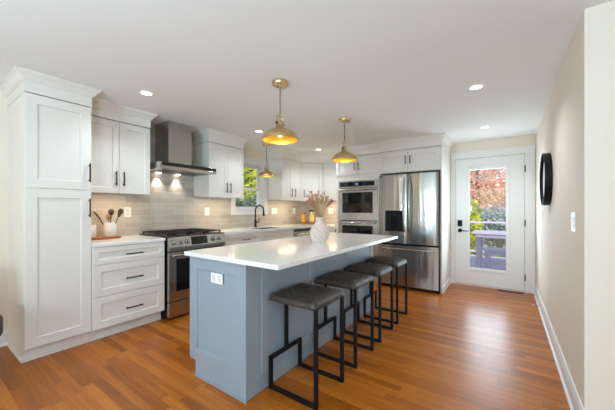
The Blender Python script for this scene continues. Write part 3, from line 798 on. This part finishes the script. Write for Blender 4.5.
# ------------------------------------------------------------------ recessed downlights
DL = [(-2.764, 1.322, 'round recessed ceiling light above the wall cabinet beside the pantry'),
      (-2.836, 2.872, 'round recessed ceiling light left of the large pendant lamp'),
      (-2.812, 4.369, 'round recessed ceiling light above the corner cabinets'),
      (-.225, 2.938, 'round recessed ceiling light nearer the camera on the door side'),
      (-.237, 4.436, 'round recessed ceiling light just in front of the back door')]
for x, y, lb in DL:
    t = thing('recessed_light', (x, y, CEIL), lb, 'ceiling light', 'recessed ceiling lights')
    MB().lathe((x, y, CEIL), [(.043, -.001), (.045, -.005), (.058, -.004), (.061, 0), (.043, 0)], 28, closed=True).build('trim_ring', 'plate', t, smooth=True)
    MB().lathe((x, y, CEIL), [(.002, -.0035), (.043, -.0035), (.043, -.0005), (.002, -.0005)], 28).build('lens', 'lens', t)
    lamp('downlight', 'SPOT', (x, y, CEIL - .012), 48, (.80, .92, 1), spot_size=math.radians(140), spot_blend=.8, shadow_soft_size=.055)

# ------------------------------------------------------------------ vase and dried flowers
vx, vy, vz = -1.462, 2.292, .91
prof = [(.002, 0), (.052, 0), (.060, .006), (.076, .035), (.086, .070), (.088, .095), (.080, .125), (.062, .155), (.044, .178), (.036, .195), (.034, .212), (.038, .228), (.042, .238), (.038, .240), (.031, .226), (.029, .205), (.034, .180), (.002, .170)]
P2 = []
for i in range(len(prof) - 1):
    for q in range(3):
        a = q / 3; P2.append((prof[i][0] * (1 - a) + prof[i + 1][0] * a, prof[i][1] * (1 - a) + prof[i + 1][1] * a))
P2.append(prof[-1])
def swirl(q, i):
    if i < 4 or i > 29: return 1
    return 1 +   .085 * math.sin(14 * q + P2[i][1] * 150) * min(1, (i - 4) / 3, (29 - i) / 3)
t = MB().lathe((vx, vy, vz), P2, 132, mod=swirl).build('vase', 'vase', None, smooth=True, loc=(vx, vy, vz))
tag(t, 'white bottle-shaped ceramic vase with diagonal ribs on the island', 'vase')
rc = Vector((.8194, .5732, 0)); fc = Vector((-.5732, .8194, 0))   # spread of the bouquet
rnd = random.Random(3)
def stem(side, depth, top, kind, label, group):
    b = Vector((vx, vy, vz + .175)); n = Vector((vx, vy, vz + .235)) + rc * side * .16 + fc * depth * .16
    e = Vector((vx, vy, vz + .235)) + rc * side + fc * depth + Vector((0, 0, top))
    mid = n.lerp(e, .55) + Vector((0, 0, .02))
    t = thing('dried_flower_stem', tuple(b), label, 'dried flower', group)
    MB().tube([b, n, mid, e], .0024, 6).build('stem', 'stem', t)
    m_ = MB()
    d = (e - mid).normalized()
    for k in range(18):
        a = rnd.random(); c = e - d * .075 * a + Vector((rnd.gauss(0, 1), rnd.gauss(0, 1), rnd.gauss(0, 1))) * (.005 + .006 * a)
        r = .0025 + .003 * rnd.random()
        m_.ball(c, r, 6, (1, 1, 1.5))
    m_.tube([n.lerp(e, .66), mid.lerp(e, .6), e], .0026, 6)
    for k in range(7):
        c = n.lerp(e, .72 + .26 * rnd.random()); q = Vector((rnd.gauss(0, 1), rnd.gauss(0, 1), .6)).normalized()
        m_.tube([c, c + q * .02, c + q * .034], [.0006, .004, .0004], 5)
    m_.build('flower_head', kind, t)
for s, dp_, tp_ in ((-.125, .02, .225), (-.085, -.03, .250), (-.045, .03, .225), (-.015, -.02, .25), (.02, .04, .215), (.045, 0, .235), (.07, -.03, .20), (-.09, .05, .20), (-.03, 0, .195), (.085, .03, .205), (.01, -.04, .17), (-.06, -.01, .165)):
    stem(s, dp_, tp_, 'flower_beige', 'beige dried flower stem standing in the white ribbed vase', 'beige dried stems in the vase')
stem(-.115, -.015, .165, 'flower_pink', 'rose-pink dried flower leaning out left of the white vase', None)
stem(-.080, -.03, .130, 'flower_pink', 'rose-pink dried flower low on the left above the vase rim', None)
stem(.125, 0, .170, 'flower_rust', 'rust-coloured dried flower leaning far right from the white vase', None)
stem(.095, -.03, .145, 'flower_rust', 'rust-coloured dried flower beside the far right one in the vase', None)

# ------------------------------------------------------------------ things on the left countertop
Z0 = .91
m_ = MB(); poly = []
for k in range(36):
    a = 2 * PI * k / 36; c, s = math.cos(a), math.sin(a)
    poly.append((-3.535 + .105 * math.copysign(abs(c) ** .6, c), 1.215 + .185 * math.copysign(abs(s) ** .6, s)))
t = m_.prism(poly, Z0, Z0 + .022).build('cutting_board', 'wood', None, .004, loc=(-3.535, 1.215, Z0))
tag(t, 'oval reddish wooden board under the white crocks beside the pantry', 'cutting board')
zb = Z0 + .022
def crock(x, y, r, h): return MB().lathe((x, y, zb), [(.002, 0), (r * .93, 0), (r, .006), (r, h), (r - .006, h + .001), (r - .007, h - .004), (r - .008, .012), (.002, .012)], 32)
t = crock(-3.56, 1.318, .060, .145).build('utensil_crock', 'ceramic', None, smooth=True, loc=(-3.56, 1.318, zb))
tag(t, 'white ceramic crock holding dark wooden utensils on the board', 'crock')
t = crock(-3.565, 1.135, .055, .128).build('canister', 'ceramic', None, smooth=True, loc=(-3.565, 1.135, zb))
tag(t, 'plain white ceramic canister half hidden by the pantry', 'canister')
def utensil(base_off, tip, kind, label, name, m='wood_dark'):
    b = Vector((-3.56, 1.318, zb + .014)) + rc * base_off
    e = Vector(tip); t = thing(name, tuple(b), label, 'utensil')
    d = (e - b).normalized()
    if kind == 'spoon':
        MB().tube([b, e - d * .03], [.004, .005], 8).build('handle', m, t, smooth=True)
        MB().ball(e, .034, 14, (.5, .85, 1.1)).build('bowl', m, t, smooth=True)
    elif kind == 'spatula':
        MB().tube([b, e - d * .075], [.004, .005], 8).build('handle', m, t, smooth=True)
        side = d.cross(fc).normalized()
        m_ = MB(); q0 = e - d * .095
        m_.extrude([q0 - side * .012, q0 + side * .012, e - d * .03 + side * .030, e + side * .020, e - side * .020, e - d * .03 - side * .030], fc * .007)
        m_.build('blade', m, t, .002)
    else:
        k = b.lerp(e, .62) + Vector((0, 0, .022))
        MB().tube([b, k], [.005, .006], 8).build('handle', m, t, smooth=True)
        MB().tube([k, k.lerp(e, .5) + Vector((0, 0, .004)), e], [.008, .010, .007], 8).build('head', m, t, smooth=True)
C0 = Vector((-3.56, 1.318, zb))
utensil(.0, C0 + rc * .012 + Vector((0, 0, .262)), 'spoon', 'dark wooden round spoon upright in the middle of the white crock', 'wooden_spoon')
utensil(.01, C0 + rc * .125 + Vector((0, 0, .295)), 'spatula', 'dark wooden spatula leaning right out of the white crock', 'spatula')
utensil(-.01, C0 - rc * .175 + Vector((0, 0, .262)), 'bent', 'dark bent ladle leaning left over the canister', 'ladle')
utensil(-.005, C0 - rc * .028 + fc * .02 + Vector((0, 0, .21)), 'spoon', 'pale wooden spoon behind the dark round one in the crock', 'wooden_spoon', 'stem')

# ------------------------------------------------------------------ tray and jars in the far corner
tx, ty = -3.42, 4.90
t = thing('round_tray', (tx, ty, Z0), 'round wooden tray under glass jars in the far counter corner', 'tray')
MB().lathe((tx, ty, Z0 + .025), [(.002, 0), (.165, 0), (.172, .008), (.172, .030), (.164, .030), (.160, .012), (.002, .010)], 36).build('tray_top', 'wood', t, smooth=True)
for a in (.6, 2.7, 4.8):
    MB().ball((tx + .12 * math.cos(a), ty + .12 * math.sin(a), Z0 + .013), .014, 10).build('foot', 'wood', t, smooth=True)
def jar(x, y, r, h, m, label):
    z = Z0 + .036
    t = thing('storage_jar', (x, y, z), label, 'jar', 'glass jars on the tray')
    MB().lathe((x, y, z), [(.002, 0), (r, 0), (r, h), (r * .8, h + .012), (.002, h + .012)], 28).build('glass', 'jar', t, smooth=True)
    MB().lathe((x, y, z + .004), [(.002, 0), (r - .004, 0), (r - .004, h * .86), (.002, h * .88)], 24).build('contents', m, t, smooth=True)
    MB().lathe((x, y, z + h + .012), [(.002, 0), (r * .8, 0), (r * .8, .022), (.002, .026)], 24).build('lid', 'wood' if h < .2 else 'black', t, smooth=True)
jar(tx - .075, ty - .065, .056, .175, 'amber', 'shorter glass jar with deep amber contents on the corner tray')
jar(tx + .06, ty + .055, .060, .225, 'pale_pasta', 'taller glass jar with pale yellow contents on the corner tray')

# ------------------------------------------------------------------ outlets and switches
def wall_plate(name, label, c, u, n, w, h, kind, cat):
    c, u, n = Vector(c), Vector(u), Vector(n); z = Vector((0, 0, 1))
    t = thing(name, tuple(c), label, cat)
    def slab(a0, a1, b0, b1, d0, d1, nm, m, par, bev=.0015):
        m_ = MB(); m_.extrude([c + u * a + z * b + n * d0 for a, b in ((a0, b0), (a1, b0), (a1, b1), (a0, b1))], n * (d1 - d0)); return m_.build(nm, m, par, bev)
    p = slab(-w / 2, w / 2, -h / 2, h / 2, 0, .006, 'plate', 'plate', t)
    k = max(1, round(w / .06) - (0 if w > .1 else 0)) if w > .1 else 1
    for i in range(k):
        a = (i - (k - 1) / 2) * (w / k)
        if kind == 'switch':
            slab(a - .016, a + .016, -.033, .033, .006, .009, 'rocker', 'plate', t)
        elif kind == 'outlet':
            for b in (-.022, .022): slab(a - .015, a + .015, b - .015, b + .015, .006, .0075, 'socket', 'socket', t)
    return t
tx_ = WL + tp
wall_plate('wall_outlet', 'white outlet plate on tile behind the utensil crock', (tx_, 1.552, 1.19), Y_, X_, .075, .118, 'outlet', 'outlet')
wall_plate('wall_outlet', 'white outlet plate on tile between the range and the window', (tx_, 2.648, 1.19), Y_, X_, .075, .118, 'outlet', 'outlet')
wall_plate('light_switch', 'wide white switch plate on tile just right of the window', (tx_, 4.165, 1.19), Y_, X_, .165, .118, 'switch', 'light switch')
wall_plate('wall_outlet', 'white outlet plate on tile left of the corner jars', (tx_, 4.79, 1.185), Y_, X_, .075, .118, 'outlet', 'outlet')
wall_plate('wall_outlet', 'white outlet plate on back wall tile beside the oven tower', (-3.08, WB - tp, 1.185), X_, NY, .105, .118, 'outlet', 'outlet')
wall_plate('light_switch', 'white switch plate on cream wall nearest the camera', (WR, 2.418, 1.145), Y_, NX, .12, .118, 'switch', 'light switch')
wall_plate('light_switch', 'small white switch plate below the round mirror', (WR, 4.30, 1.17), Y_, NX, .075, .118, 'switch', 'light switch')
wall_plate('wall_outlet', 'low white outlet plate on cream wall above the baseboard', (WR, 3.66, .40), Y_, NX, .075, .118, 'outlet', 'outlet')

# ------------------------------------------------------------------ mirror
my, mz, mr = 3.67, 1.52, .258
t = thing('round_mirror', (WR, my, mz), 'round wall mirror with deep black frame on the cream wall', 'mirror')
MB().lathe((WR, my, mz), [(mr, 0), (mr, -.058), (mr - .012, -.058), (mr - .012, -.042), (mr - .012, 0)], 64, 'X', closed=True).build('frame', 'black', t, smooth=True)
MB().lathe((WR, my, mz), [(.002, -.002), (mr - .0125, -.002), (mr - .0125, -.044), (.002, -.044)], 64, 'X').build('mirror_glass', 'mirror', t)

# ------------------------------------------------------------------ floor vent and doorstop
t = thing('floor_register', (.06, 5.18, 0), 'brown slotted floor register in front of the back door', 'vent')
MB().box(-.11, .20, 5.135, 5.225, 0, .004).build('frame', 'vent', t, .001)
m_ = MB()
for i in range(14): m_.box(-.095 + i * .021, -.081 + i * .021, 5.147, 5.213, .004, .0062)
m_.build('grille', 'black', t)
t = thing('door_stop', (WR - .016, 4.42, .06), 'small white spring doorstop on the baseboard near the back door', 'doorstop')
MB().tube([(WR - .016, 4.42, .055), (WR - .075, 4.42, .055)], .005, 8).build('spring', 'steel_plain', t)
MB().tube([(WR - .075, 4.42, .055), (WR - .09, 4.42, .055)], .009, 10).build('tip', 'plate', t)

# ------------------------------------------------------------------ chair at the left edge
cx, cy = -3.02, .165
t = thing('dining_chair', (cx, cy, 0), 'dark grey upholstered chair just entering at the left edge', 'chair')
def rbox(x0, x1, y0, y1, z0, z1, nm, bev): return MB().box(x0, x1, y0, y1, z0, z1).build(nm, 'leather_grey', t, bev, True, seg=5)
rbox(cx - .26, cx + .24, cy - .24, cy + .24, .35, .52, 'seat', .045)
m_ = MB(); n = 14
for i in range(n):
    pass
pl = []
for i in range(n + 1):
    a = PI * (.72 + .56 * i / n); pl.append((cx - .02 + .27 * math.cos(a), cy + .265 * math.sin(a)))
for i in range(n, -1, -1):
    a = PI * (.72 + .56 * i / n); pl.append((cx - .02 + .21 * math.cos(a), cy + .205 * math.sin(a)))
m_.prism(pl, .40, .78).build('backrest', 'leather_grey', t, .02, True)
for sx in (-1, 1):
    for sy in (-1, 1): MB().tube([(cx + sx * .17, cy + sy * .17, .40), (cx + sx * .21, cy + sy * .21, 0)], [.016, .010], 10).build('leg', 'black', t, smooth=True)

# ------------------------------------------------------------------ outside: deck, bench, railing, planting
struct(MB().box(-40, 40, -30, 60, -1.0, -.9), 'ground', 'lawn')
m_ = MB()
for i in range(24): m_.box(-4.2, 4.2, WB + FT + .005 + i * .145, WB + FT + .145 + i * .145, -.06, -.025)
m_.box(-4.2, 4.2, WB + FT, 8.92, -.9, -.065)
struct(m_, 'deck', 'deck')
t = thing('deck_railing', (0, 8.85, -.025), 'grey wooden deck railing behind the outdoor table', 'railing')
MB().box(-4.1, 4.1, 8.80, 8.92, .86, .90).build('top_rail', 'outdoor', t)
MB().box(-4.1, 4.1, 8.84, 8.88, .08, .13).build('bottom_rail', 'outdoor', t)
for x in (-4.05, -2.4, -1.15, .9, 2.5, 4.05): MB().box(x - .05, x + .05, 8.81, 8.91, -.025, .95).build('post', 'outdoor', t)
for i in range(6):
    z = .22 + i * .11
    MB().tube([(-4.05, 8.86, z), (4.05, 8.86, z)], .003, 6).build('cable', 'steel_dark', t)
def slat_table(name, x0, x1, y0, y1, h, label, cat, th=.05):
    t = thing(name, ((x0 + x1) / 2, (y0 + y1) / 2, -.025), label, cat)
    m_ = MB(); k = max(2, round((y1 - y0) / .14)); w = (y1 - y0) / k
    for i in range(k): m_.box(x0, x1, y0 + i * w, y0 + (i + 1) * w - .012, h - .04, h)
    m_.build('seat_boards' if cat == 'bench' else 'table_top', 'outdoor', t)
    m_ = MB().box(x0 + .05, x1 - .05, y0 + .03, y0 + .06, h - .13, h - .04).box(x0 + .05, x1 - .05, y1 - .06, y1 - .03, h - .13, h - .04)
    m_.build('apron', 'outdoor', t)
    for x in (x0 + .1, (x0 + x1) / 2, x1 - .1):
        for y in (y0 + .085, y1 - .085): MB().box(x - .045, x + .045, y - .02, y + .02, -.025, h - .04).build('leg', 'outdoor', t)
slat_table('outdoor_bench', -.42, 1.4, 6.70, 7.02, .43, 'lavender-grey wooden bench outside the glass door', 'bench')
slat_table('outdoor_table', -.62, 1.5, 7.25, 8.05, .72, 'lavender-grey wooden table behind the bench on the deck', 'table')
def foliage(c, r, n, size, rd, m_=None, flat=1.0):
    m_ = m_ or MB()
    for _ in range(n):
        v = Vector((rd.gauss(0, 1), rd.gauss(0, 1), rd.gauss(0, 1))).normalized() * (rd.random() ** .45)
        p = Vector((c[0] + v.x * r[0], c[1] + v.y * r[1], c[2] + v.z * r[2]))
        a = Vector((rd.gauss(0, 1), rd.gauss(0, 1), rd.gauss(0, 1))).normalized(); b = a.orthogonal().normalized()
        s = size * (.6 + .8 * rd.random())
        m_.add([p - a * s, p + b * s * .45, p + a * s, p - b * s * .45], [(0, 1, 2, 3)])
    return m_
def tree(name, label, cat, c, r, n, size, m, trunk=True, zg=-.9, seed=1):
    rd = random.Random(seed); t = thing(name, (c[0], c[1], zg), label, cat)
    f_ = MB(); cl = 9
    for i in range(cl):
        v = Vector((rd.uniform(-.6, .6) * r[0], rd.uniform(-.6, .6) * r[1], rd.uniform(-.6, .6) * r[2]))
        foliage((c[0] + v.x, c[1] + v.y, c[2] + v.z), (r[0] * .55, r[1] * .55, r[2] * .5), n // cl, size, rd, f_)
    f_.build('foliage', m, t)
    if trunk:
        m_ = MB().tube([(c[0], c[1], zg), (c[0] + .1, c[1], (zg + c[2]) / 2), (c[0], c[1], c[2] + r[2] * .3)], [.14, .1, .05], 10)
        for i in range(6):
            a = rd.random() * 6.28; z = c[2] - r[2] * .5 + rd.random() * r[2] * .6
            m_.tube([(c[0], c[1], z), (c[0] + math.cos(a) * r[0] * .35, c[1] + math.sin(a) * r[1] * .35, z + r[2] * .25), (c[0] + math.cos(a) * r[0] * .7, c[1] + math.sin(a) * r[1] * .7, z + r[2] * .35)], [.05, .035, .012], 7)
        m_.build('trunk', 'bark', t)
    else:
        m_ = MB()
        for i in range(5): m_.tube([(c[0], c[1], zg), (c[0] + rd.uniform(-.5, .5) * r[0], c[1] + rd.uniform(-.5, .5) * r[1], c[2])], [.03, .012], 6)
        m_.build('stems', 'bark', t)
tree('autumn_tree', 'orange and cream autumn tree seen through the back door', 'tree', (-1.2, 15.6, 3.3), (3.1, 1.8, 3.0), 6500, .08, 'autumn', seed=4)
tree('autumn_tree', 'rusty autumn tree at upper right behind the glass door', 'tree', (4.6, 18.5, 4.0), (3.0, 2.0, 3.2), 6000, .11, 'autumn', seed=9)
tree('autumn_tree', 'pale pink and cream autumn tree far behind the deck', 'tree', (-3.4, 20.5, 4.4), (4.2, 2.0, 4.4), 9000, .13, 'autumn', seed=21)
tree('shrub', 'blue-green shrub behind the deck railing', 'shrub', (.1, 12.2, .45), (1.9, .8, 1.0), 3200, .08, 'bluegreen', False, seed=5)
tree('shrub', 'yellow-green shrub at left behind the deck railing', 'shrub', (-1.15, 9.9, .55), (.5, .5, .95), 1000, .08, 'yellowgreen', False, seed=6)
tree('leafy_tree', 'sunlit yellow-green tree outside the kitchen window', 'tree', (-8.4, 8.2, 2.8), (2.0, 2.0, 2.1), 4600, .12, 'yellowgreen', seed=11)
tree('shrub', 'dark teal shrub low outside the kitchen window', 'shrub', (-6.0, 5.7, .95), (1.0, 1.0, .85), 2200, .07, 'teal', False, seed=12)
tree('leafy_tree', 'broad green tree further behind the yellow-green one', 'tree', (-15.5, 14.8, 3.2), (3.2, 3.2, 3.0), 3000, .22, 'teal', seed=13)
